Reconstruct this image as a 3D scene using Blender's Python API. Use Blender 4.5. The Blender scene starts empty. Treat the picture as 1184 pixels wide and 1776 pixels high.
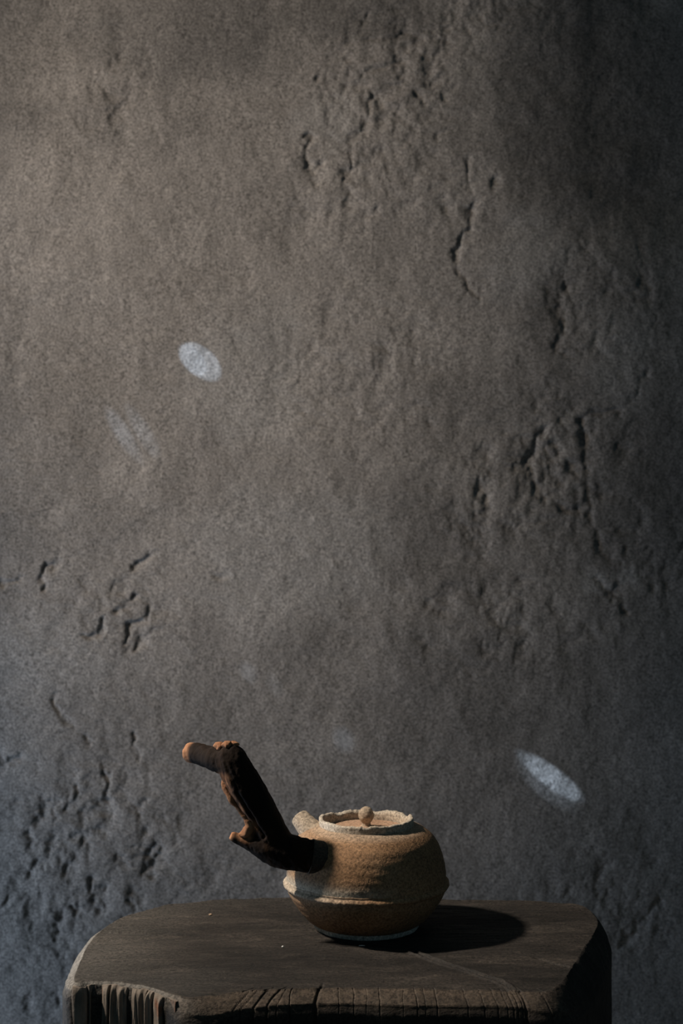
import bpy, math
import numpy as np
from mathutils import Vector, Matrix

S = bpy.context.scene
COL = S.collection

# ------------------------------------------------------------------ camera
FPX = 2467.0            # 50 mm on a 36 mm tall frame, 1776 px
CAMZ, CAMD = 0.3347, 1.15
cam = bpy.data.cameras.new('camera')
cam.sensor_fit = 'VERTICAL'; cam.sensor_height = 36.0; cam.sensor_width = 24.0; cam.lens = 50.0
cam.dof.use_dof = True; cam.dof.focus_distance = 1.10; cam.dof.aperture_fstop = 11.0
cam.clip_start = 0.01
cam_o = bpy.data.objects.new('camera', cam); COL.objects.link(cam_o)
cam_o.location = (0, -CAMD, CAMZ); cam_o.rotation_euler = (math.radians(90), 0, 0)
S.camera = cam_o

# ------------------------------------------------------------------ world and lights
w = bpy.data.worlds.new('world'); S.world = w; w.use_nodes = True
bg = w.node_tree.nodes['Background']
bg.inputs[0].default_value = (0.50, 0.82, 1.0, 1); bg.inputs[1].default_value = 0.062

def aim(o, target):
    d = Vector(target) - o.location
    o.rotation_euler = d.to_track_quat('-Z', 'Y').to_euler()

def area(name, loc, target, sx, sy, power, color):
    l = bpy.data.lights.new(name, 'AREA'); l.shape = 'RECTANGLE'; l.size = sx; l.size_y = sy
    l.energy = power; l.color = color
    o = bpy.data.objects.new(name, l); COL.objects.link(o); o.location = loc; aim(o, target); return o

def spot(name, loc, target, deg, power, color, blend=0.5, size=0.0, sc=(1, 1, 1)):
    l = bpy.data.lights.new(name, 'SPOT'); l.spot_size = math.radians(deg); l.spot_blend = blend
    l.energy = power; l.color = color; l.shadow_soft_size = size
    o = bpy.data.objects.new(name, l); COL.objects.link(o); o.location = loc; aim(o, target); o.scale = sc; return o

WALL_Y = 0.70
def on_wall(px, py):
    d = WALL_Y + CAMD
    return ((px-592)/FPX*d, WALL_Y, CAMZ-(py-888)/FPX*d)

# warm sun through a small high opening on the left, falling on the block
key = spot('sunbeam', (-1.04, 0.02, 1.14), (0.00, -0.01, 0.03), 32, 126, (1.0, 0.90, 0.78), 0.3, 0.045)
# added warm spot, unseen on the left, stretched to wash along the wall
wash = spot('wall_wash', (-1.85, -0.56, 1.04), on_wall(345, 465), 40, 195, (1.0, 0.88, 0.75), 1.0, 0.08, (0.44, 1.28, 1))
# added cool fill, unseen and low on the left, for the bluish lower wall
fill_lamp = area('cool_fill', (-1.15, 0.20, -0.25), (0.0, 0.70, -0.22), 0.3, 0.4, 6.6, (0.60, 0.77, 1.0))
# flecks of daylight glancing off outdoors onto the wall
BLUE = (0.60, 0.78, 1.0)
def fleck(name, px, py, ang, inc, minor_px, power, blend=0.45, dist=1.5, stretch=1.0):
    t = Vector(on_wall(px, py)); a = math.radians(ang); i = math.radians(inc)
    d = Vector((-math.cos(a)*math.sin(i), -math.cos(i), math.sin(a)*math.sin(i)))
    width = minor_px*(WALL_Y+CAMD)/FPX
    return spot(name, t + d*dist, t, math.degrees(2*math.atan(width/2/dist)), power, BLUE, blend)
fleck('light_fleck', 354, 633, 40, 56, 54, 120.0, 0.35)
fleck('light_fleck', 340, 632, 52, 58, 40, 72.0, 0.4)
fleck('light_fleck', 955, 1347, 37, 75, 42, 260.0, 0.6)
fleck('light_fleck', 948, 1358, 40, 68, 62, 60.0, 0.9)
fleck('light_fleck', 221, 764, 57, 77, 16, 130.0, 0.9)
fleck('light_fleck', 259, 767, 59, 77, 16, 90.0, 0.9)
fleck('light_fleck', 428, 1163, 60, 45, 34, 26.0, 1.0)
fleck('light_fleck', 474, 1185, 60, 55, 22, 12.0, 1.0)
fleck('light_fleck', 594, 1281, 60, 45, 44, 30.0, 1.0)

S.view_settings.view_transform = 'Standard'
S.view_settings.look = 'None'
S.view_settings.gamma = 1.0
S.view_settings.use_curve_mapping = False
S.view_settings.exposure = 0.0

# ------------------------------------------------------------------ noise
def _h(ix, iy, iz, seed):
    with np.errstate(over='ignore'):
        n = (ix.astype(np.uint32)*np.uint32(374761393) + iy.astype(np.uint32)*np.uint32(668265263)
             + iz.astype(np.uint32)*np.uint32(2147483647) + np.uint32(seed*974711 & 0xffffffff))
        n = (n ^ (n >> np.uint32(13)))*np.uint32(1274126177)
        n = (n ^ (n >> np.uint32(16)))*np.uint32(2246822519)
        n = n ^ (n >> np.uint32(15))
    return n.astype(np.float64)/4294967295.0*2-1

def vn(x, y, z=None, seed=1):
    x = np.asarray(x, float); y = np.asarray(y, float)
    z = np.zeros_like(x) if z is None else np.asarray(z, float)
    x, y, z = np.broadcast_arrays(x, y, z)
    fx, fy, fz = np.floor(x), np.floor(y), np.floor(z)
    ux, uy, uz = x-fx, y-fy, z-fz
    q = lambda t: t*t*t*(t*(t*6-15)+10)
    ux, uy, uz = q(ux), q(uy), q(uz)
    ix, iy, iz = fx.astype(np.int64), fy.astype(np.int64), fz.astype(np.int64)
    def lay(k):
        a = _h(ix, iy, iz+k, seed); b = _h(ix+1, iy, iz+k, seed)
        c = _h(ix, iy+1, iz+k, seed); d = _h(ix+1, iy+1, iz+k, seed)
        return (a+(b-a)*ux)+((c+(d-c)*ux)-(a+(b-a)*ux))*uy
    l0 = lay(0)
    if not uz.any(): return l0
    return l0+(lay(1)-l0)*uz

def fbm(x, y, z=None, seed=1, oct=4, gain=0.5):
    s = 0; a = 1.0; f = 1.0; t = 0
    for k in range(oct):
        s = s+a*vn(np.asarray(x)*f+k*17.3, np.asarray(y)*f+k*5.1, None if z is None else np.asarray(z)*f, seed+k)
        t += a; a *= gain; f *= 2.03
    return s/t

def sstep(a, b, x):
    t = np.clip((x-a)/(b-a), 0, 1); return t*t*(3-2*t)

# ------------------------------------------------------------------ mesh helpers
def grid_mesh(name, P, closed_u=False, cap0=False, cap1=False, smooth=True):
    """P: (nv, nu, 3) rings of points; closed_u joins each ring; caps close the first / last ring by a fan."""
    nv, nu, _ = P.shape
    V = P.reshape(-1, 3)
    i = np.arange(nu if closed_u else nu-1); j = np.arange(nv-1)
    jj, ii = np.meshgrid(j, i, indexing='ij')
    i2 = (ii+1) % nu
    Q = np.stack([jj*nu+ii, jj*nu+i2, (jj+1)*nu+i2, (jj+1)*nu+ii], -1).reshape(-1, 4)
    T = []
    extra = []
    n0 = len(V)
    if cap0:
        extra.append(P[0].mean(0)); c = n0; n0 += 1
        k = np.arange(nu); T.append(np.stack([np.full(nu, c), (k+1) % nu, k], -1))
    if cap1:
        extra.append(P[-1].mean(0)); c = n0; n0 += 1
        k = np.arange(nu)+(nv-1)*nu; T.append(np.stack([np.full(nu, c), k, (np.arange(nu)+1) % nu+(nv-1)*nu], -1))
    if extra: V = np.concatenate([V, np.array(extra)])
    T = np.concatenate(T) if T else np.zeros((0, 3), int)
    return raw_mesh(name, V, Q, T, smooth)

def raw_mesh(name, V, Q, T, smooth=True):
    m = bpy.data.meshes.new(name)
    nq, nt = len(Q), len(T)
    m.vertices.add(len(V)); m.vertices.foreach_set('co', np.ascontiguousarray(V, np.float32).ravel())
    m.loops.add(nq*4+nt*3)
    m.loops.foreach_set('vertex_index', np.concatenate([np.asarray(Q).ravel(), np.asarray(T).ravel()]).astype(np.int32))
    m.polygons.add(nq+nt)
    m.polygons.foreach_set('loop_start', np.concatenate([np.arange(nq)*4, nq*4+np.arange(nt)*3]).astype(np.int32))
    m.polygons.foreach_set('use_smooth', np.full(nq+nt, smooth))
    m.update(calc_edges=True); m.validate()
    return m

def obj(name, mesh, mat, parent=None, label=None, cat=None, kind=None):
    o = bpy.data.objects.new(name, mesh); COL.objects.link(o)
    if mat: mesh.materials.append(mat)
    if parent: o.parent = parent
    if label: o['label'] = label
    if cat: o['category'] = cat
    if kind: o['kind'] = kind
    return o

def attr(mesh, name, vals):
    a = mesh.attributes.new(name, 'FLOAT', 'POINT'); a.data.foreach_set('value', np.ascontiguousarray(vals, np.float32))

def catmull(P, n, closed=False):
    P = np.asarray(P, float); m = len(P)
    if closed: idx = lambda k: P[k % m]; seg = m
    else: idx = lambda k: P[min(max(k, 0), m-1)]; seg = m-1
    out = []
    for s in range(seg):
        p0, p1, p2, p3 = idx(s-1), idx(s), idx(s+1), idx(s+2)
        for t in np.linspace(0, 1, n, endpoint=False):
            out.append(0.5*((2*p1)+(-p0+p2)*t+(2*p0-5*p1+4*p2-p3)*t*t+(-p0+3*p1-3*p2+p3)*t**3))
    if not closed: out.append(P[-1])
    return np.array(out)

# ------------------------------------------------------------------ material helper
class M:
    def __init__(s, name, rough=0.85, spec=0.3):
        s.m = bpy.data.materials.new(name); s.m.use_nodes = True
        s.t = s.m.node_tree; s.n = s.t.nodes
        s.b = s.n['Principled BSDF']; s.b.inputs['Roughness'].default_value = rough
        s.b.inputs['Specular IOR Level'].default_value = spec
        s.co = s.n.new('ShaderNodeTexCoord')
    def link(s, a, b): s.t.links.new(a, b)
    def mapping(s, scale=(1, 1, 1), rot=(0, 0, 0)):
        m = s.n.new('ShaderNodeMapping'); m.inputs['Scale'].default_value = scale; m.inputs['Rotation'].default_value = rot
        s.link(s.co.outputs['Object'], m.inputs[0]); return m.outputs[0]
    def noise(s, scale, detail=4, rough=0.55, vec=None, dist=0.0):
        n = s.n.new('ShaderNodeTexNoise'); n.inputs['Scale'].default_value = scale; n.inputs['Detail'].default_value = detail
        n.inputs['Roughness'].default_value = rough; n.inputs['Distortion'].default_value = dist
        s.link(vec or s.co.outputs['Object'], n.inputs['Vector']); return n.outputs['Fac']
    def ramp(s, fac, stops):
        r = s.n.new('ShaderNodeValToRGB'); e = r.color_ramp.elements
        while len(e) > 1: e.remove(e[-1])
        e[0].position = stops[0][0]; e[0].color = (*stops[0][1], 1)
        for p, c in stops[1:]:
            k = e.new(p); k.color = (*c, 1)
        s.link(fac, r.inputs[0]); return r.outputs[0]
    def mix(s, fac, a, b, mode='MIX'):
        x = s.n.new('ShaderNodeMix'); x.data_type = 'RGBA'; x.blend_type = mode
        for sock, v in ((x.inputs[0], fac), (x.inputs[6], a), (x.inputs[7], b)):
            if isinstance(v, (int, float)): sock.default_value = v
            elif isinstance(v, tuple): sock.default_value = (*v, 1)
            else: s.link(v, sock)
        return x.outputs[2]
    def math(s, op, a, b=0.0):
        x = s.n.new('ShaderNodeMath'); x.operation = op
        for sock, v in ((x.inputs[0], a), (x.inputs[1], b)):
            if isinstance(v, (int, float)): sock.default_value = v
            else: s.link(v, sock)
        return x.outputs[0]
    def attr(s, name):
        a = s.n.new('ShaderNodeAttribute'); a.attribute_name = name; return a.outputs['Fac']
    def color(s, c): s.link(c, s.b.inputs['Base Color'])
    def bump(s, h, dist, strength=1.0):
        b = s.n.new('ShaderNodeBump'); b.inputs['Distance'].default_value = dist; b.inputs['Strength'].default_value = strength
        s.link(h, b.inputs['Height'])
        prev = s.b.inputs['Normal'].links
        if prev: s.link(prev[0].from_socket, b.inputs['Normal'])
        s.link(b.outputs[0], s.b.inputs['Normal'])

# ------------------------------------------------------------------ materials
wm = M('rough_plaster', 0.95, 0.15)
big = wm.noise(3.2, 4, 0.55); mid = wm.noise(14, 5, 0.6)
c = wm.ramp(big, [(0.30, (0.165, 0.150, 0.138)), (0.70, (0.235, 0.214, 0.198))])
c = wm.mix(0.6, c, wm.ramp(mid, [(0.3, (0.40, 0.40, 0.40)), (0.7, (0.60, 0.60, 0.60))]), 'OVERLAY')
c = wm.mix(wm.attr('dark_tone'), c, (0.062, 0.059, 0.058))
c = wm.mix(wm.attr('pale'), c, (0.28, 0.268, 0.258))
grain = wm.noise(420, 3, 0.8)
c = wm.mix(0.9, c, wm.ramp(grain, [(0.34, (0.12, 0.12, 0.12)), (0.66, (0.88, 0.88, 0.88))]), 'OVERLAY')
wm.color(c)
wm.bump(wm.noise(150, 3, 0.6), 0.0010, 0.6)
wm.bump(grain, 0.0004, 0.6)

wd = M('dark_weathered_wood', 0.75, 0.25)
g = wd.noise(60, 6, 0.65, wd.mapping((0.30, 1.2, 1.0), (0, 0, 0.08)), 1.2)
g2 = wd.noise(9, 5, 0.6, wd.mapping((0.5, 1.6, 1)))
fine = wd.noise(420, 3, 0.8)
c = wd.ramp(g, [(0.30, (0.012, 0.010, 0.008)), (0.55, (0.027, 0.022, 0.018)), (0.75, (0.060, 0.048, 0.038))])
c = wd.mix(0.8, c, wd.ramp(g2, [(0.36, (0.18, 0.18, 0.18)), (0.66, (0.80, 0.80, 0.80))]), 'OVERLAY')
c = wd.mix(wd.attr('worn'), c, wd.ramp(wd.noise(120, 4, 0.6), [(0.3, (0.042, 0.031, 0.022)), (0.7, (0.085, 0.062, 0.044))]))
c = wd.mix(wd.attr('grey'), c, (0.20, 0.185, 0.165))
c = wd.mix(0.85, c, wd.ramp(fine, [(0.34, (0.10, 0.10, 0.10)), (0.66, (0.90, 0.90, 0.90))]), 'OVERLAY')
wd.color(c)
wd.bump(g, 0.0022, 0.8); wd.bump(fine, 0.0006, 0.8)

bk = M('old_bark', 0.9, 0.2)
bn = bk.noise(120, 5, 0.6, bk.mapping((1, 1, 0.25)))
c = bk.ramp(bn, [(0.3, (0.09, 0.07, 0.055)), (0.55, (0.20, 0.165, 0.135)), (0.75, (0.32, 0.27, 0.225))])
c = bk.mix(bk.ramp(bk.noise(38, 3, 0.5), [(0.60, (0, 0, 0)), (0.68, (0.6, 0.6, 0.6))]), c, (0.24, 0.085, 0.035))
bk.color(c); bk.bump(bn, 0.0015, 0.8); bk.bump(bk.noise(600, 2), 0.0004, 0.7)

def clay(name, dark, mid_, light, pale=None):
    k = M(name, 0.8, 0.3)
    n1 = k.noise(22, 5, 0.6); sp = k.noise(520, 2, 0.75)
    c = k.ramp(n1, [(0.25, dark), (0.5, mid_), (0.78, light)])
    if pale: c = k.mix(k.attr('ash'), c, pale)
    c = k.mix(0.9, c, k.ramp(sp, [(0.30, (0.2, 0.2, 0.2)), (0.7, (0.8, 0.8, 0.8))]), 'OVERLAY')
    k.color(c); k.bump(k.noise(300, 3, 0.65), 0.0008, 0.6); k.bump(sp, 0.0004, 0.6)
    return k.m
clay_body = clay('fired_brown_clay', (0.18, 0.097, 0.047), (0.275, 0.153, 0.076), (0.35, 0.210, 0.115), (0.46, 0.41, 0.33))
clay_rim = clay('ash_glazed_clay', (0.32, 0.25, 0.18), (0.43, 0.36, 0.28), (0.56, 0.50, 0.42))
clay_lid = clay('reddish_lid_clay', (0.30, 0.17, 0.10), (0.40, 0.25, 0.16), (0.50, 0.36, 0.25))
clay_foot = clay('pale_foot_clay', (0.36, 0.35, 0.31), (0.48, 0.47, 0.42), (0.58, 0.57, 0.52))

hd = M('dark_branch_wood', 0.85, 0.15)
hn = hd.noise(70, 5, 0.6, hd.mapping((1, 1, 0.3), (0, 0.45, 0)))
c = hd.ramp(hn, [(0.3, (0.007, 0.005, 0.004)), (0.58, (0.018, 0.010, 0.006)), (0.8, (0.06, 0.030, 0.014))])
c = hd.mix(hd.attr('bare_lit'), c, hd.ramp(hd.noise(120, 4), [(0.3, (0.34, 0.15, 0.075)), (0.7, (0.55, 0.29, 0.16))]))
hd.color(c); hd.bump(hn, 0.0015, 0.8); hd.bump(hd.noise(500, 2), 0.0004, 0.6)

chip_m = M('pale_chip', 0.6); chip_m.color(chip_m.ramp(chip_m.noise(400), [(0.3, (0.70, 0.68, 0.62)), (0.7, (0.85, 0.83, 0.78))]))
crumb_m = M('brown_crumb', 0.7); crumb_m.color(crumb_m.ramp(crumb_m.noise(400), [(0.3, (0.30, 0.20, 0.13)), (0.7, (0.45, 0.32, 0.22))]))
fl = M('packed_earth_floor', 0.9, 0.2)
fl.color(fl.ramp(fl.noise(6, 6), [(0.3, (0.10, 0.09, 0.08)), (0.7, (0.17, 0.155, 0.14))])); fl.bump(fl.noise(60, 4), 0.003)

# ------------------------------------------------------------------ wall
BOT = -0.44
def seg_dist(px, py, pts):
    best = np.full(px.shape, 1e9)
    for (x0, y0), (x1, y1) in zip(pts[:-1], pts[1:]):
        dx, dy = x1-x0, y1-y0
        t = np.clip(((px-x0)*dx+(py-y0)*dy)/(dx*dx+dy*dy), 0, 1)
        best = np.minimum(best, np.hypot(px-x0-t*dx, py-y0-t*dy))
    return best

GROOVES = [  # plaster cracks: points, half width px, depth mm
    ([(812, 265), (811, 328)], 3.5, 2.4), ([(858, 318), (840, 340), (822, 360), (822, 390), (798, 430), (785, 465), (805, 480), (832, 520)], 5, 2.6),
    ([(640, 170), (638, 215), (608, 252), (604, 300)], 5, 2.2), ([(535, 235), (527, 262), (535, 292), (548, 290)], 5, 2.4),
    ([(640, 30), (610, 60), (604, 80), (640, 70), (690, 62), (752, 64), (770, 72)], 4, 1.8), ([(605, 70), (580, 100), (560, 110), (550, 135)], 5, 2.0),
    ([(752, 62), (725, 105), (700, 112), (640, 120)], 4, 1.5), ([(660, 365), (635, 385), (636, 405)], 4, 1.5), ([(720, 155), (735, 185)], 4, 1.5),
    ([(770, 230), (755, 242)], 3, 1.4), ([(975, 480), (970, 560), (972, 610)], 7, 2.6),
    ([(1098, 690), (1080, 710), (1050, 715), (1020, 715), (1010, 735)], 5, 2.2), ([(1060, 550), (1045, 600), (1060, 580)], 4, 1.6),
    ([(1125, 560), (1120, 640), (1098, 690)], 5, 1.5), ([(940, 745), (925, 770), (920, 830), (940, 860), (975, 885), (1000, 880)], 7, 2.6),
    ([(1010, 745), (1018, 775), (1022, 880), (1038, 940), (1040, 960)], 6, 2.2), ([(1030, 1000), (1060, 1035), (1090, 1055)], 5, 2.4),
    ([(835, 860), (850, 890), (880, 910)], 6, 1.6), ([(1150, 1560), (1110, 1610), (1075, 1640)], 5, 2.0),
    # lower left
    ([(105, 955), (90, 985), (78, 1000), (74, 1020)], 4, 2.4), ([(260, 960), (235, 985)], 4, 2.2), ([(0, 1015), (30, 1000)], 4, 2),
    ([(240, 1035), (215, 1045), (195, 1060)], 4, 2.2), ([(180, 1075), (178, 1090), (155, 1110)], 4, 2.4), ([(265, 1035), (255, 1075), (225, 1090), (215, 1110)], 4, 2.3),
    ([(272, 1090), (245, 1115), (240, 1130)], 4, 2.2), ([(90, 1212), (110, 1240), (140, 1265), (155, 1290)], 4, 1.8), ([(228, 1275), (238, 1310)], 4, 2.6),
    ([(178, 1322), (184, 1365), (192, 1388)], 4, 2.8), ([(0, 1300), (3, 1335), (28, 1320)], 6, 2.6), ([(85, 1390), (75, 1415), (55, 1430), (30, 1450)], 5, 2.2),
    ([(88, 1390), (100, 1425)], 5, 2.4), ([(130, 1370), (126, 1395), (115, 1408)], 4, 2.2), ([(250, 1390), (235, 1415), (245, 1435), (238, 1465)], 5, 2.4),
    ([(268, 1465), (250, 1515), (268, 1520)], 5, 2.6), ([(72, 1490), (60, 1510), (50, 1520)], 6, 2.8), ([(160, 1530), (164, 1580)], 5, 2.8), ([(182, 1540), (180, 1580)], 5, 2.6),
    ([(140, 1560), (140, 1580)], 5, 2.6), ([(100, 1580), (102, 1615)], 5, 2.4), ([(228, 1560), (232, 1578)], 4, 2.4), ([(15, 1560), (0, 1590)], 5, 2.2),
    ([(120, 1570), (130, 1590)], 5, 2.2), ([(30, 1390), (26, 1420)], 5, 2), ([(50, 1440), (48, 1470)], 5, 2), ([(40, 1730), (45, 1745)], 7, 2.5), ([(95, 1725), (98, 1745)], 6, 2.6),
    ([(375, 995), (395, 998)], 5, 1.2),
]
ROUGH = [  # lumpy patches of plaster: centre, radii, amount mm
    (690, 120, 150, 110, 2.0), (640, 290, 140, 110, 1.3), (560, 330, 60, 60, 1.2), (820, 340, 90, 60, 1.6), (860, 30, 120, 60, 1.8),
    (980, 800, 140, 130, 2.0), (860, 870, 120, 110, 1.6), (640, 640, 170, 160, 0.9), (1060, 520, 140, 140, 1.3), (200, 90, 90, 70, 0.9), (200, 190, 100, 60, 1.0),
    (140, 1480, 190, 150, 2.2), (200, 1060, 110, 80, 1.2), (60, 1650, 120, 110, 1.5), (860, 1080, 200, 90, 1.3), (1120, 950, 100, 120, 1.4), (1060, 1560, 160, 120, 1.2), (420, 1520, 160, 60, 0.9),
]
def wall_height(px, py):
    wx = px+14*fbm(px/70, py/70, seed=41, oct=3); wy = py+14*fbm(px/70, py/70, seed=57, oct=3)
    h = 5.0*fbm(px/430, py/430, seed=3, oct=2) + 1.5*fbm(px/120, py/140, seed=9, oct=3)
    h = h + 0.62*fbm(wx/24, wy/30, seed=21, oct=4, gain=0.62)
    for i, (cx, cy, rx, ry, a) in enumerate(ROUGH):
        m = np.exp(-(((wx-cx)/rx)**2+((wy-cy)/ry)**2)**1.5)
        sel = m > 0.01
        if sel.any():
            n = fbm(wx[sel]/30, wy[sel]/34, seed=70+i, oct=4, gain=0.55)
            h[sel] += 0.9*a*m[sel]*(1.5*n - 0.7*np.abs(n))
    # grooves with ragged borders
    gx = px+13*fbm(px/20, py/20, seed=88, oct=3); gy = py+13*fbm(px/20, py/20, seed=99, oct=3)
    for pts, wd_, dep in GROOVES:
        xs = [p[0] for p in pts]; ys = [p[1] for p in pts]
        sel = (px > min(xs)-45) & (px < max(xs)+45) & (py > min(ys)-45) & (py < max(ys)+45)
        if sel.any():
            d = seg_dist(gx[sel], gy[sel], pts)
            k = np.clip(0.75+1.1*fbm(px[sel]/26, py[sel]/26, seed=123, oct=2), 0.25, 1.3)
            h[sel] += -0.80*dep*k*np.exp(-(d/(wd_*(0.75+0.5*k)))**2)
    # the coat of plaster ends in a ragged step at the upper right and thins out beyond it
    e = px-(872+60*fbm(px/90, py/70, seed=5, oct=4)+0.12*np.maximum(py-330, 0))
    m = sstep(470, 330, py)
    h = h - m*(0.9*sstep(-14, 26, e) + 9*sstep(-20, 340, e))
    e2 = px-(648+14*fbm(px*0+7.7, py/40, seed=6, oct=3)); m2 = sstep(850, 900, py)*sstep(1010, 960, py)
    h = h - m2*0.9*sstep(-10, 20, e2)*sstep(260, 60, e2)
    return h

def axis(lo, a, b, hi, step, coarse):
    return np.concatenate([np.linspace(lo, a, max(2, int((a-lo)/coarse)), endpoint=False), np.linspace(a, b, int((b-a)/step), endpoint=False), np.linspace(b, hi, max(2, int((hi-b)/coarse)))])
wx_ = axis(-1.5, -0.49, 0.49, 1.5, 0.0018, 0.012)
wz_ = axis(BOT, -0.36, 1.04, 1.7, 0.0018, 0.012)
X, Z = np.meshgrid(wx_, wz_)
dW = WALL_Y+CAMD
PX = 592+X/dW*FPX; PY = 888-(Z-CAMZ)/dW*FPX
H = wall_height(PX, PY)
P = np.stack([X, WALL_Y-H*0.0022, Z], -1)
me = grid_mesh('wall_back', P)
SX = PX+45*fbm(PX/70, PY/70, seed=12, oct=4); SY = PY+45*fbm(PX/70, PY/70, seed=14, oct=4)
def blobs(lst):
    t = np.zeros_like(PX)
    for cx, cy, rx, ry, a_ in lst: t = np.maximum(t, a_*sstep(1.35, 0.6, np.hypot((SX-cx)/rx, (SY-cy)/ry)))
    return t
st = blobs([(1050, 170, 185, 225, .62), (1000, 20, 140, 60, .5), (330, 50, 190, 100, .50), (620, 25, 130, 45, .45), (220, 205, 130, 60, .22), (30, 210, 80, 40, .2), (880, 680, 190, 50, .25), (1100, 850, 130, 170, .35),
            (770, 950, 120, 90, .34), (780, 1190, 150, 120, .26), (1100, 1150, 120, 120, .2), (235, 1220, 60, 60, .12), (960, 560, 40, 120, .3)])  # ragged patches where the plaster is mixed darker
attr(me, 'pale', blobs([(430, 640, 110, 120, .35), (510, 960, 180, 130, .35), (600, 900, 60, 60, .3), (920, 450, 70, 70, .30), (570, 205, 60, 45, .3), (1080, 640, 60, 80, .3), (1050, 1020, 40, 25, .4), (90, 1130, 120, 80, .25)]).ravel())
attr(me, 'dark_tone', st.ravel())
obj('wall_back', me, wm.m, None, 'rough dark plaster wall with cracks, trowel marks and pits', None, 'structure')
# floor under the block
fx = np.linspace(-1.5, 1.5, 40); fy = np.linspace(-1.6, WALL_Y+0.02, 40)
FX, FY = np.meshgrid(fx, fy)
fm = grid_mesh('floor', np.stack([FX, FY, BOT-0.002+0.002*fbm(FX*6, FY*6)], -1))
obj('floor', fm, fl.m, None, 'dark packed earth floor', None, 'structure')

# ------------------------------------------------------------------ wooden block
def top_xy(px, py):
    d = CAMZ*FPX/(py-888); return ((px-592)/FPX*d, d-CAMD)
# outline px, py of the flat top with: bevel out mm, bevel drop mm, worn, grey
OUT = [(130, 1703, 5, 4, .3, .7), (138, 1672, 9, 10, .1, .95), (152, 1642, 9, 10, .1, .95), (174, 1616, 8, 7, .1, .8), (216, 1591, 6, 4, .2, .7), (290, 1571, 6, 4, .2, .5), (380, 1561, 6, 4, .2, .3),
       (500, 1557, 5, 3, .1, .2), (650, 1557, 5, 3, .1, 0), (800, 1560, 5, 3, 0, 0), (930, 1564, 6, 4, 0, 0), (1000, 1570, 8, 7, 0, 0), (1026, 1583, 9, 12, 0, 0), (1036, 1606, 9, 16, 0, 0),
       (1012, 1645, 12, 18, 0, 0), (985, 1690, 12, 18, 0, 0), (955, 1718, 12, 12, .4, 0), (900, 1719, 12, 7, .8, 0), (800, 1717, 12, 7, .9, 0), (700, 1716, 12, 7, 1, 0), (620, 1714, 12, 7, 1, 0), (550, 1714, 12, 7, 1, 0),
       (480, 1717, 12, 7, 1, 0), (420, 1720, 12, 8, 1, 0), (365, 1726, 11, 10, 1, 0), (325, 1731, 6, 9, 1, .2), (296, 1724, 3, 3, .7, .4), (262, 1712, 2.5, 2, .4, .5), (205, 1703, 2.5, 2, .4, .5), (160, 1701, 3, 2, .4, .6)]
ctrl = np.array([[*top_xy(a, b), c_/1000, d_/1000, e_, f_] for a, b, c_, d_, e_, f_ in OUT])
fine_o = catmull(ctrl, 60, True)
seg = np.linalg.norm(np.roll(fine_o[:, :2], -1, 0)-fine_o[:, :2], axis=1)
wgt = seg*np.where(fine_o[:, 1] < -0.10, 2.6, 1.0)
cum = np.concatenate([[0], np.cumsum(wgt)]); NO = 2700
tt = np.linspace(0, cum[-1], NO, endpoint=False)
ext = np.concatenate([fine_o, fine_o[:1]])
O = np.stack([np.interp(tt, cum, ext[:, k]) for k in range(6)], -1)
O[:, 2:4] = np.maximum(O[:, 2:4], 0.001); O[:, 4:] = np.clip(O[:, 4:], 0, 1)
tan = np.roll(O[:, :2], -6, 0)-np.roll(O[:, :2], 6, 0); tan /= np.linalg.norm(tan, axis=1)[:, None]
NRM = np.stack([-tan[:, 1], tan[:, 0]], -1)
cen = np.array([0.01, -0.02])
if ((O[:, :2]-cen)*NRM).sum(1).mean() < 0: NRM = -NRM
arc = np.concatenate([[0], np.cumsum(np.linalg.norm(np.diff(O[:, :2], axis=0), axis=1))])

rings = []; worn = []; grey = []; role = []
NI = 110
for k in range(NI):
    s = (k+1)/NI; s = 1-(1-s)**1.25
    xy = cen+(O[:, :2]-cen)*s
    rings.append(np.concatenate([xy, np.zeros((NO, 1))], 1)); f = sstep(0.985, 1.0, s)
    worn.append(O[:, 4]*f*0.5); grey.append(O[:, 5]*sstep(0.55, 1, s)*0.22+0*f); role.append(np.full(NO, s-1))
NB = 14
for k in range(1, NB+1):
    t = k/NB; a = t*math.pi/2
    out = O[:, 2]*(0.85*t+0.15*math.sin(a)); drop = O[:, 3]*(0.7*t+0.3*(1-math.cos(a)))
    rings.append(np.concatenate([O[:, :2]+NRM*out[:, None], -drop[:, None]], 1))
    worn.append(O[:, 4]); grey.append(O[:, 5]); role.append(np.full(NO, t))
ys = np.concatenate([np.linspace(0.0012, 0.075, 44), np.linspace(0.085, abs(BOT), 22)])
for k, dz in enumerate(ys):
    dr = O[:, 3]+dz; dr = np.minimum(dr, abs(BOT)) if k < len(ys)-1 else np.full(NO, abs(BOT))
    rings.append(np.concatenate([O[:, :2]+NRM*(O[:, 2]+0.0006*min(k, 3))[:, None], -dr[:, None]], 1))
    fade = math.exp(-dz/0.004)
    worn.append(O[:, 4]*fade); grey.append(O[:, 5]*(0.10+0.7*fade)); role.append(np.full(NO, 1+dz))
R = np.array(rings); worn = np.array(worn); grey = np.array(grey); role = np.array(role)
x, y, z = R[..., 0], R[..., 1], R[..., 2]
top = (role <= 0)
side = (role > 1)
# gentle unevenness of the top, sawn ripples
und = 0.0011*fbm(x*18, y*30, seed=4, oct=3)+0.00055*fbm(x*40, y*260, seed=8, oct=3)
edge_lump = 0.0012*fbm(x*60, y*60, z*60, seed=15, oct=3)
zz = z+np.where(top, und+sstep(-0.05, 0, role)*edge_lump, edge_lump*0.6)
push = np.where(top, 0.0, 1.0)*(0.0012*fbm(x*45, y*45, z*20, seed=17, oct=3))
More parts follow.
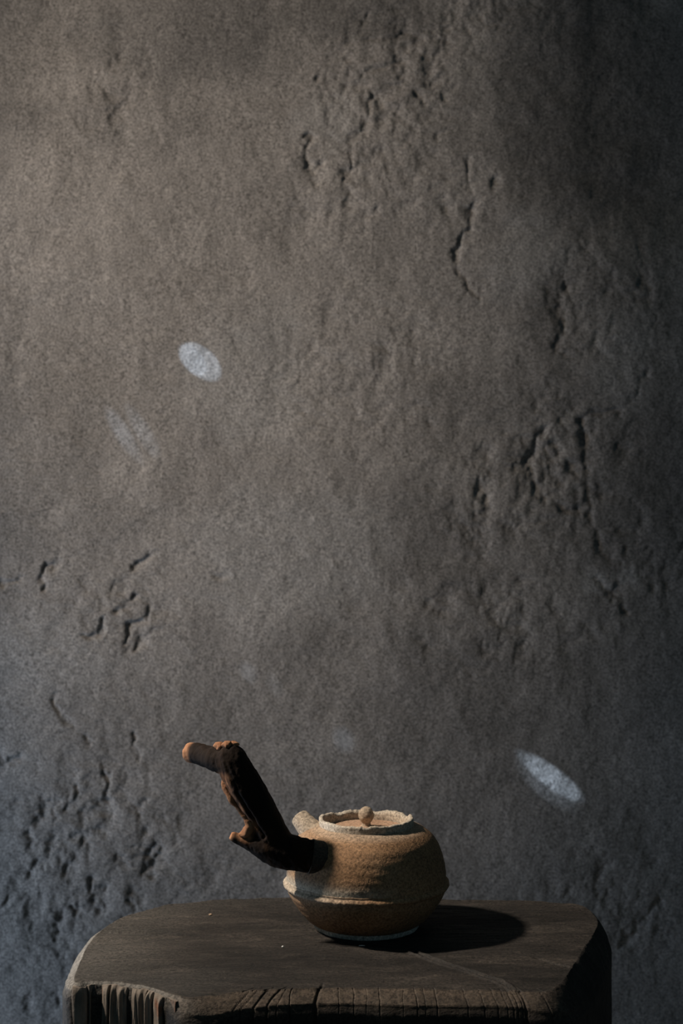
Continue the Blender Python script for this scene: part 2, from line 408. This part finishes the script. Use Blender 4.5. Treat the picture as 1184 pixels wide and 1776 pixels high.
# drying cracks across the front bevel: x px at the edge, slant, half width mm, depth mm, reach into the top mm
CR = [(418, -0.9, .55, 2.2, 3), (432, -0.9, .5, 2, 3), (452, -0.8, .9, 3.0, 6), (474, -0.75, .8, 3.0, 8), (488, -.5, .4, 1.6, 3), (504, -.15, .5, 2, 4), (549, -.22, 1.5, 5, 14), (587, 0, .45, 2, 2), (613, 0, .5, 2.2, 3),
      (636, 0, .4, 1.4, 2), (658, .05, .6, 2.6, 6), (700, 0, .4, 1.3, 2), (722, .1, .55, 2.4, 3), (737, .1, .4, 1.4, 1), (757, .12, .6, 2.4, 3), (808, .25, .5, 2, 2), (835, .3, .6, 2.2, 4), (858, .3, .5, 2.2, 3), (874, .3, .5, 2.4, 3), (884, .3, .7, 3, 5), (893, .25, .6, 3, 3), (901, .3, 0.5, 2.5, 3), (907, .3, 1.3, 4.5, 8), (946, .5, .6, 2.6, 5)]
frontness = sstep(-0.11, -0.135, y)
for px0, sl, hw, dep, reach in CR:
    xc = (px0-592)/FPX*0.985
    run = np.where(top, y-y[NI-1][None, :]*0-(-0.153), 0)
    tcoord = np.where(top, -(y+0.152), np.where(side, 0.012+0.10*np.minimum(role-1, .05), 0.012*role))
    dx = x-(xc+sl*(tcoord-0.006))
    wob = 0.0008*fbm(tcoord*160+px0, tcoord*0, seed=px0 % 50+3, oct=2)
    prof = np.exp(-((dx+wob)/(hw*0.0007))**2)
    fade = np.where(top, sstep(-reach*0.001-0.001, 0.0, tcoord), np.where(side, sstep(0.03+0.02*(hw > 1), 0.0, role-1)*0.8, 1.0))
    a = (0.5 if px0 < 560 else 0.28)*dep*0.001*prof*fade*frontness
    push = push-np.where(top, 0, a); zz = zz-np.where(top, a, a*0.5)
# long split running across the top to the bevel
sp = [top_xy(715, 1650), top_xy(760, 1668), top_xy(820, 1688), top_xy(865, 1703), top_xy(892, 1716)]
d = seg_dist(x+0.0015*fbm(x*90, y*90, seed=61), y, sp)
zz = zz-np.where(top, 0.0016*np.exp(-(d/0.0014)**2)-0.0012*np.exp(-((d-0.003)/0.0015)**2), 0)
sp2 = [top_xy(930, 1662), top_xy(985, 1678)]
d = seg_dist(x, y, sp2); zz = zz-np.where(top, 0.0012*np.exp(-(d/0.0013)**2), 0)
sp3 = [top_xy(170, 1616), top_xy(230, 1617), top_xy(330, 1620), top_xy(420, 1622)]
d = seg_dist(x, y+0.002*fbm(x*50, y*0, seed=63), sp3); zz = zz-np.where(top, 0.0014*np.exp(-(d/0.002)**2), 0)
fx2 = NRM[None, :, 0]*push; fy2 = NRM[None, :, 1]*push
R = np.stack([x+fx2, y+fy2, zz], -1); R[-1, :, 2] = BOT
bmesh_ = grid_mesh('block', R[::-1], True, True, True)
nverts = len(bmesh_.vertices)
pad = lambda a: np.concatenate([a[::-1].ravel(), [0, 0]])[:nverts]
attr(bmesh_, 'worn', pad(worn)); attr(bmesh_, 'grey', pad(grey))
table = bpy.data.objects.new('wooden_block_table', None); COL.objects.link(table); table.location = (0.01, -0.03, BOT)
table['label'] = 'dark weathered solid wood block with cracked front edge, carrying the teapot'; table['category'] = 'table'
def reparent(o, p):
    o.parent = p; o.matrix_parent_inverse = Matrix.Translation(p.location).inverted()
blk = obj('block', bmesh_, wd.m); reparent(blk, table)

# bark left on the front-left side
fA = np.argmin(np.hypot(*(O[:, :2]-np.array(top_xy(128, 1706))).T)); fB = np.argmin(np.hypot(*(O[:, :2]-np.array(top_xy(312, 1729))).T))
ids = np.arange(fB, fA+(NO if fA < fB else 0)+1) % NO
if len(ids) > NO//2: ids = np.arange(fA, fB+(NO if fB < fA else 0)+1) % NO
nu = 330
ii = np.linspace(0, len(ids)-1, nu); base = O[ids][:, :2]; bn_ = NRM[ids]
BX = np.stack([np.interp(ii, np.arange(len(ids)), base[:, k]) for k in (0, 1)], -1)
BN = np.stack([np.interp(ii, np.arange(len(ids)), bn_[:, k]) for k in (0, 1)], -1)
bo = np.interp(ii, np.arange(len(ids)), O[ids][:, 2])
u = np.linspace(0, 1, nu)
vz = np.concatenate([np.linspace(0.0018, 0.11, 90), np.linspace(0.115, 0.40, 40)])
U, Vv = np.meshgrid(u, vz)
wobU = U+0.012*fbm(U*6, Vv*30, seed=31, oct=3)
rid = fbm(wobU*13, Vv*6, seed=35, oct=2); rid2 = fbm(wobU*40, Vv*25, seed=36, oct=3)
lift = 0.0032+0.0034*np.clip(1.6*rid, -1, 1)+0.0012*rid2
for gc, gw, gd in ((0.13, .010, .006), (0.27, .008, .005), (0.34, .006, .005), (0.52, .016, .007), (0.70, .010, .006), (0.80, .020, .007), (0.93, .008, .006)):
    lift = lift-gd*np.exp(-((wobU-gc)/gw)**2)
lift = np.clip(lift, -0.004, 0.009)*np.sin(np.clip(U, 0.0, 1)*math.pi)**0.25
topfade = 1-0.75*np.exp(-(Vv-0.0018)/0.0022)
lift = lift*topfade
zt = -(Vv+0.0008*fbm(U*20, Vv*0, seed=39, oct=2))
outer = np.stack([BX[None, :, 0]+BN[None, :, 0]*(bo[None, :]+lift), BX[None, :, 1]+BN[None, :, 1]*(bo[None, :]+lift), zt], -1)
inner = outer[::-1].copy(); 
inner[..., 0] = (BX[:, 0]-BN[:, 0]*0.008)[None, :]; inner[..., 1] = (BX[:, 1]-BN[:, 1]*0.008)[None, :]
bark = grid_mesh('bark', np.concatenate([outer, inner, outer[:1]], 0))
bko = obj('bark', bark, bk.m, None, 'ridged grey-brown bark on the front-left side'); reparent(bko, table)

# ------------------------------------------------------------------ teapot
PC = Vector((0.0200, 0.0, 0.0)); MMP = 1.15/FPX   # metres per px at the pot
pot = bpy.data.objects.new('teapot', None); COL.objects.link(pot); pot.location = PC
pot['label'] = 'brown clay side-handled teapot with a branch handle, standing on the wooden block'; pot['category'] = 'teapot'
TH = np.linspace(0, 2*math.pi, 256, endpoint=False)
def lathe(prof, n=256, noise=0.0, seed=1, freq=60):
    """prof (r, z) list; angle 0 = +x, runs counter-clockwise"""
    prof = np.asarray(prof); th = np.linspace(0, 2*math.pi, n, endpoint=False)
    r = prof[:, 0][:, None]*np.ones(n)[None, :]; zz_ = prof[:, 1][:, None]*np.ones(n)[None, :]
    xx, yy = r*np.cos(th), r*np.sin(th)
    if noise: r = r+noise*fbm(xx*freq, yy*freq, zz_*freq, seed=seed, oct=4)
    return np.stack([r*np.cos(th), r*np.sin(th), zz_], -1)
def P2(lst, n=8): return catmull(np.array(lst, float), n)
# body profile, px at the pot -> metres
bp = [(86, 8), (97, 12), (112, 26), (126, 45), (134, 58), (137, 68), (138.5, 76), (138, 84), (138, 92), (137, 104), (133, 122), (126, 142), (116, 157), (104, 167), (92, 173), (80, 177), (74, 179)]
prof = P2(bp, 9)*MMP
B = lathe(prof, 320, 0.0003, 5, 40)
zr = B[..., 2]; rr = np.hypot(B[..., 0], B[..., 1])
wheel = 0.00009*np.sin(zr*900+2*fbm(B[..., 0]*20, B[..., 1]*20, seed=6))
sc_ = 1+wheel/np.maximum(rr, 1e-3); B[..., 0] *= sc_; B[..., 1] *= sc_
bm_ = grid_mesh('body', B, True, True, False)
az = np.arctan2(B[..., 1], B[..., 0])
daz = np.abs((az-math.radians(172)+math.pi) % (2*math.pi)-math.pi)
ash = 0.6*np.exp(-(daz/0.6)**2)*(0.55+0.6*fbm(B[..., 0]*50, B[..., 1]*50, zr*50, seed=19))
ash = np.maximum(ash, 0.35*sstep(0.076, 0.082, zr))
ash = np.maximum(ash, 0.85*np.exp(-((zr-0.040)/0.006)**2)*sstep(-0.5, 0.3, -np.cos(az)))
attr(bm_, 'ash', np.concatenate([np.clip(ash, 0, 1).ravel(), [0]]))
obj('body', bm_, clay_body, pot)
# seam ridge round the belly, ragged below
th = np.linspace(0, 2*math.pi, 420, endpoint=False); rp = []
for k, (dr, dz) in enumerate([(-8, 92), (-4.2, 88), (-4.0, 86), (-1.6, 84.6), (-1.4, 83), (-2.2, 82), (1.2, 80.2), (3.6, 77.5), (3.8, 75.0), (2.2, 72.6), (-3.0, 72), (-9, 72)]):
    nz = fbm(np.cos(th)*28, np.sin(th)*28, seed=40, oct=3); nz2 = fbm(np.cos(th)*6, np.sin(th)*6, seed=44)
    edge = 1.6*nz*(1 if 8 <= k <= 10 else 0.25)
    r = (140+dr+(0.9*nz if 6 <= k <= 9 else 0))*MMP; zz_ = (dz+edge+1.2*nz2)*MMP
    rp.append(np.stack([r*np.cos(th), r*np.sin(th), zz_], -1))
bmd = grid_mesh('belly_ridge', np.array(rp[::-1]), True)
azr = np.tile(th, len(rp)); attr(bmd, 'ash', 0.65*sstep(-0.2, 0.9, -np.cos(azr)))
obj('belly_ridge', bmd, clay_body, pot)
ft = lathe(P2([(78, 9), (86, 10.5), (91, 9), (91.5, 5), (90, 1.2), (86, 0), (76, 0.2), (74, 4)], 6)*MMP, 256, 0.0006, 9, 90)
ft[..., 2] = np.maximum(ft[..., 2], 0.0001)
obj('foot_ring', grid_mesh('foot_ring', ft[::-1], True), clay_foot, pot, 'pale unglazed foot ring')
# raised ragged collar that holds the lid
th = np.linspace(0, 2*math.pi, 360, endpoint=False)
jag = 3.0*fbm(np.cos(th)*9, np.sin(th)*9, seed=50, oct=4, gain=0.65)
jag = jag-5.0*np.exp(-((th-math.radians(25))/0.10)**2)-4.0*np.exp(-((th-math.radians(75))/0.12)**2)-3.5*np.exp(-((th-math.radians(128))/0.16)**2)
back_low = -3.5*np.sin(th).clip(0)
rp = []
for r0, z0, j in ((82, 172, 0), (82, 178, 0), (81.6, 181, .1), (82, 184.5, .5), (82, 187, 1), (80.5, 188.8, 1), (76.5, 188.8, 1), (74.5, 186.5, 1), (73.5, 184, .5), (73, 178, .1), (73, 158, 0)):
    r = (r0+0.9*fbm(np.cos(th)*12+z0*.05, np.sin(th)*12, seed=51))*MMP; zz_ = (z0+j*(jag+back_low))*MMP
    rp.append(np.stack([r*np.cos(th), r*np.sin(th), zz_], -1))
obj('collar', grid_mesh('collar', np.array(rp), True), clay_rim, pot, 'pale chipped raised rim around the lid')
# lid with knob
lid = obj('lid', grid_mesh('lid', lathe(P2([(72.2, 161), (72.4, 167), (71, 169.5), (62, 170), (40, 171), (20, 172.4), (8, 174), (0.5, 174.5)], 7)*MMP, 192, 0.0005, 23, 70), True, True, True), clay_lid, pot)
obj('knob', grid_mesh('knob', lathe(P2([(9.5, 172.5), (7.5, 176), (7.2, 179.5), (9.6, 182.5), (12.8, 188.0), (13.4, 194), (11.8, 200), (7.8, 204.5), (3.4, 206.5), (0.4, 207)], 6)*MMP, 72, 0.0006, 27, 160), True, False, True), clay('knob_clay', (0.24, 0.17, 0.11), (0.36, 0.27, 0.19), (0.46, 0.36, 0.26)), lid)

def tube(path, n=48, sub=14, noise=0.0, freq=60, seed=1, end0=True, end1=True, flat=0.55):
    """path rows: x y z r ; rounded ends"""
    C = catmull(np.array(path, float), sub)
    ctr, rad = C[:, :3], C[:, 3]
    T = np.gradient(ctr, axis=0); T /= np.linalg.norm(T, axis=1)[:, None]
    if end0:
        a = np.linspace(math.pi/2, 0, 9)[:-1]
        ctr = np.concatenate([ctr[0]-T[0]*(np.sin(a)*rad[0]*flat)[:, None], ctr]); rad = np.concatenate([np.maximum(np.cos(a), 0.02)*rad[0], rad]); T = np.concatenate([np.repeat(T[:1], 8, 0), T])
    if end1:
        a = np.linspace(0, math.pi/2, 9)[1:]
        ctr = np.concatenate([ctr, ctr[-1]+T[-1]*(np.sin(a)*rad[-1]*flat)[:, None]]); rad = np.concatenate([rad, np.maximum(np.cos(a), 0.02)*rad[-1]]); T = np.concatenate([T, np.repeat(T[-1:], 8, 0)])
    ref = np.array([0.0, 0, 1]) if abs(T[0][2]) < 0.9 else np.array([1.0, 0, 0])
    N = np.cross(T[0], ref); N /= np.linalg.norm(N); rings_ = []
    ph = np.linspace(0, 2*math.pi, n, endpoint=False)
    for c0, t0, r0 in zip(ctr, T, rad):
        N = N-t0*np.dot(N, t0); N /= np.linalg.norm(N); Bn = np.cross(t0, N)
        rings_.append(c0+r0*(np.cos(ph)[:, None]*N+np.sin(ph)[:, None]*Bn))
    G = np.array(rings_)
    if noise:
        dirv = G-ctr[:, None, :]; G = G+dirv/np.maximum(np.linalg.norm(dirv, axis=2, keepdims=True), 1e-6)*noise*fbm(G[..., 0]*freq, G[..., 1]*freq, G[..., 2]*freq, seed=seed, oct=4)[..., None]
    return G

def at(px, py, d, rpx):   # a point measured on the photograph at its own distance, relative to the pot
    return ((px-592)/FPX*d-PC.x, d-CAMD, CAMZ-(py-888)/FPX*d, rpx/FPX*d)

# short spout: tapered, open mouth
so = tube([at(556, 1462, 1.150, 30), at(545, 1448, 1.153, 24), at(534, 1435, 1.157, 19.5), at(525, 1424, 1.161, 17), at(521, 1419, 1.163, 16)], 56, 8, 0.0007, 90, 71, False, False)
mouth_c = so[-1].mean(0); axis_ = so[-1].mean(0)-so[-5].mean(0); axis_ /= np.linalg.norm(axis_)
ringsS = list(so)
for s_, dp in ((0.97, 0.0010), (0.86, 0.0014), (0.74, 0.0008), (0.68, -0.002), (0.62, -0.010)):
    ringsS.append(mouth_c+(so[-1]-mouth_c)*s_+axis_*dp)
sm = grid_mesh('spout', np.array(ringsS), True, False, True)
attr(sm, 'ash', np.full(len(sm.vertices), 0.6)); obj('spout', sm, clay_body, pot)
# clay socket and wooden branch handle
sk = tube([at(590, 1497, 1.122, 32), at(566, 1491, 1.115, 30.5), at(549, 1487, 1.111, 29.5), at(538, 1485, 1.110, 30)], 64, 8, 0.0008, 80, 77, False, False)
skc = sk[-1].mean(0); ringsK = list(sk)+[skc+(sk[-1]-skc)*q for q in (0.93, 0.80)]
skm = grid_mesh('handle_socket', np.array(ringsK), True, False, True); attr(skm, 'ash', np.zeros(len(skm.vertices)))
obj('handle_socket', skm, clay('shaded_socket_clay', (0.035, 0.026, 0.02), (0.055, 0.042, 0.032), (0.085, 0.066, 0.05)), pot)  # darker clay carries the shade that falls on the socket

HD = 1.110
limbs = [
    tube([at(402, 1449, HD, 8.5), at(413, 1455, HD, 10), at(432, 1462, HD, 14), at(455, 1468, HD, 23), at(485, 1475, HD, 29), at(512, 1480, HD, 29.5), at(540, 1486, HD, 28)], 40, 10),
    tube([at(486, 1472, HD, 27), at(471, 1440, HD, 26.5), at(454, 1410, HD, 27.5), at(433, 1376, HD, 29.5), at(413, 1342, HD, 30), at(402, 1318, HD, 27), at(394, 1306, HD, 21)], 40, 10),
    tube([at(330, 1305, 1.148, 17.5), at(341, 1307, 1.142, 18), at(356, 1311, 1.132, 19.5), at(378, 1317, 1.118, 21.5), at(402, 1326, 1.108, 22), at(416, 1345, HD, 22)], 40, 10),
    tube([at(447, 1425, HD, 14), at(440, 1440, HD, 13), at(442, 1458, HD, 12)], 32, 8),
    tube([at(404, 1322, HD, 18), at(405, 1306, HD, 15), at(403, 1297, HD, 10)], 32, 8),
]
vs, qs, ts, off = [], [], [], 0
for G in limbs:
    mm = grid_mesh('tmp', G, True, True, True); n = len(mm.vertices)
    co = np.empty(n*3); mm.vertices.foreach_get('co', co); vs.append(co.reshape(-1, 3))
    for p in mm.polygons:
        v = [k+off for k in p.vertices]; (qs if len(v) == 4 else ts).append(v)
    off += n; bpy.data.meshes.remove(mm)
hm = raw_mesh('handle_raw', np.concatenate(vs), np.array(qs), np.array(ts))
ho = bpy.data.objects.new('handle', hm); COL.objects.link(ho)
md = ho.modifiers.new('r', 'REMESH'); md.mode = 'VOXEL'; md.voxel_size = 0.0008
sm_ = ho.modifiers.new('s', 'SMOOTH'); sm_.iterations = 14; sm_.factor = 0.6
dg = bpy.context.evaluated_depsgraph_get()
hm2 = bpy.data.meshes.new_from_object(ho.evaluated_get(dg)); ho.modifiers.clear(); ho.data = hm2; hm2.name = 'handle'; bpy.data.meshes.remove(hm)
n = len(hm2.vertices); co = np.empty(n*3); hm2.vertices.foreach_get('co', co); co = co.reshape(-1, 3)
no = np.empty(n*3); hm2.vertices.foreach_get('normal', no); no = no.reshape(-1, 3)
ax_ = np.array(at(405, 1320, HD, 0)[:3])-np.array(at(478, 1460, HD, 0)[:3]); ax_ /= np.linalg.norm(ax_)
e1 = np.cross(ax_, [0, 1.0, 0]); e1 /= np.linalg.norm(e1); e2 = np.cross(ax_, e1)
ua, ub, uc = co@ax_, co@e1, co@e2
disp = 0.0011*fbm(ua*35, ub*190, uc*190, seed=81, oct=3)+0.0009*fbm(co[:, 0]*120, co[:, 1]*120, co[:, 2]*120, seed=83, oct=3)
# a long split down the stem
s0, s1 = np.array(at(412, 1370, HD, 0)[:3]), np.array(at(458, 1448, HD, 0)[:3])
sx, sz = co[:, 0], co[:, 2]; dxy = seg_dist(sx+0.0012*fbm(sz*120, sx*0, seed=91), sz, [(s0[0], s0[2]), (s1[0], s1[2])])
disp -= np.where(no[:, 1] < 0.2, 0.0022*np.exp(-(dxy/0.0012)**2), 0)
co2 = co+no*disp[:, None]
hm2.vertices.foreach_set('co', co2.astype(np.float32).ravel())
tips = [np.array(at(322, 1304, 1.149, 0)[:3]), np.array(at(399, 1448, HD, 0)[:3])]
bare_lit = np.maximum(sstep(0.014, 0.006, np.linalg.norm(co-tips[0], axis=1)), sstep(0.006, 0.003, np.linalg.norm(co-tips[1], axis=1)))
# inner curve of the branch, its lit edge painted in as paler wood
dd = seg_dist(co[:, 0], co[:, 2], [tuple(np.array(at(a, b, HD, 0))[[0, 2]]) for a, b in ((386, 1352), (400, 1385), (420, 1410), (432, 1430), (425, 1445))])
bare_lit = np.maximum(bare_lit, sstep(0.009, 0.003, dd)*(0.65+1.0*fbm(ua*60, ub*200, uc*200, seed=85)).clip(0, 1))
attr(hm2, 'bare_lit', bare_lit)
hm2.polygons.foreach_set('use_smooth', np.ones(len(hm2.polygons), bool)); hm2.update()
hm2.materials.clear(); hm2.materials.append(hd.m); ho.parent = pot
ho['label'] = 'dark forked tree-branch handle with pale worn ends'
# ragged strip of bark along the inner curve
rg = tube([at(386, 1350, HD, 2.5), at(389, 1360, HD-.002, 5), at(395, 1372, HD-.002, 6.5), at(403, 1388, HD-.003, 6), at(412, 1398, HD-.003, 5.5), at(422, 1410, HD-.004, 6), at(430, 1421, HD-.004, 7), at(433, 1433, HD-.004, 8), at(427, 1443, HD-.003, 8), at(417, 1449, HD-.002, 5)], 28, 9, 0.0016, 150, 5)
rgm = grid_mesh('bark_strip', rg, True, True, True); attr(rgm, 'bare_lit', np.full(len(rgm.vertices), 0.7))
obj('bark_strip', rgm, hd.m, ho, 'lighter ragged strip of bark along the inner curve')
# knotty burls on the top bend
def lump(name, px, py, d, rpx, seed, parent):
    c0 = np.array(at(px, py, d, rpx)); G = lathe([(math.sin(a)*c0[3]+1e-5, -math.cos(a)*c0[3]*0.8) for a in np.linspace(0, math.pi, 22)], 40, c0[3]*0.55, seed, 260)
    m = grid_mesh(name, G+c0[:3], True, True, True); attr(m, 'bare_lit', np.full(len(m.vertices), 0.75)); return obj(name, m, hd.m, parent)
lump('knot', 381, 1294, 1.114, 9.5, 5, ho); lump('knot', 394, 1292, 1.108, 8.5, 8, ho); lump('knot', 404, 1291, HD, 8, 12, ho)

# ------------------------------------------------------------------ specks on the block
def speck(name, px, py, lx, ly, lz, rot, mat, label, cat):
    X0, Y0 = top_xy(px, py)
    G = lathe([(math.sin(a)+1e-4, -math.cos(a)) for a in np.linspace(0, math.pi, 9)], 14, 0.35, int(px), 1.6)
    G = G*np.array([lx, ly, lz]); m = grid_mesh(name, G, True, True, True)
    o = obj(name, m, mat, None, label, cat); o.location = (X0, Y0, lz*0.7); o.rotation_euler = (0, 0, rot); return o
speck('wood_chip', 490, 1643, .0010, .0009, .0007, .3, chip_m.m, 'tiny white chip on the block in front of the handle', 'chip')
speck('straw_splinter', 627, 1641, .0026, .0006, .0005, .05, chip_m.m, 'tiny pale splinter on the block in front of the teapot', 'splinter')
speck('crumb', 365, 1588, .0016, .0014, .0010, .3, crumb_m.m, 'tiny tan crumb on the block left of the teapot', 'crumb')
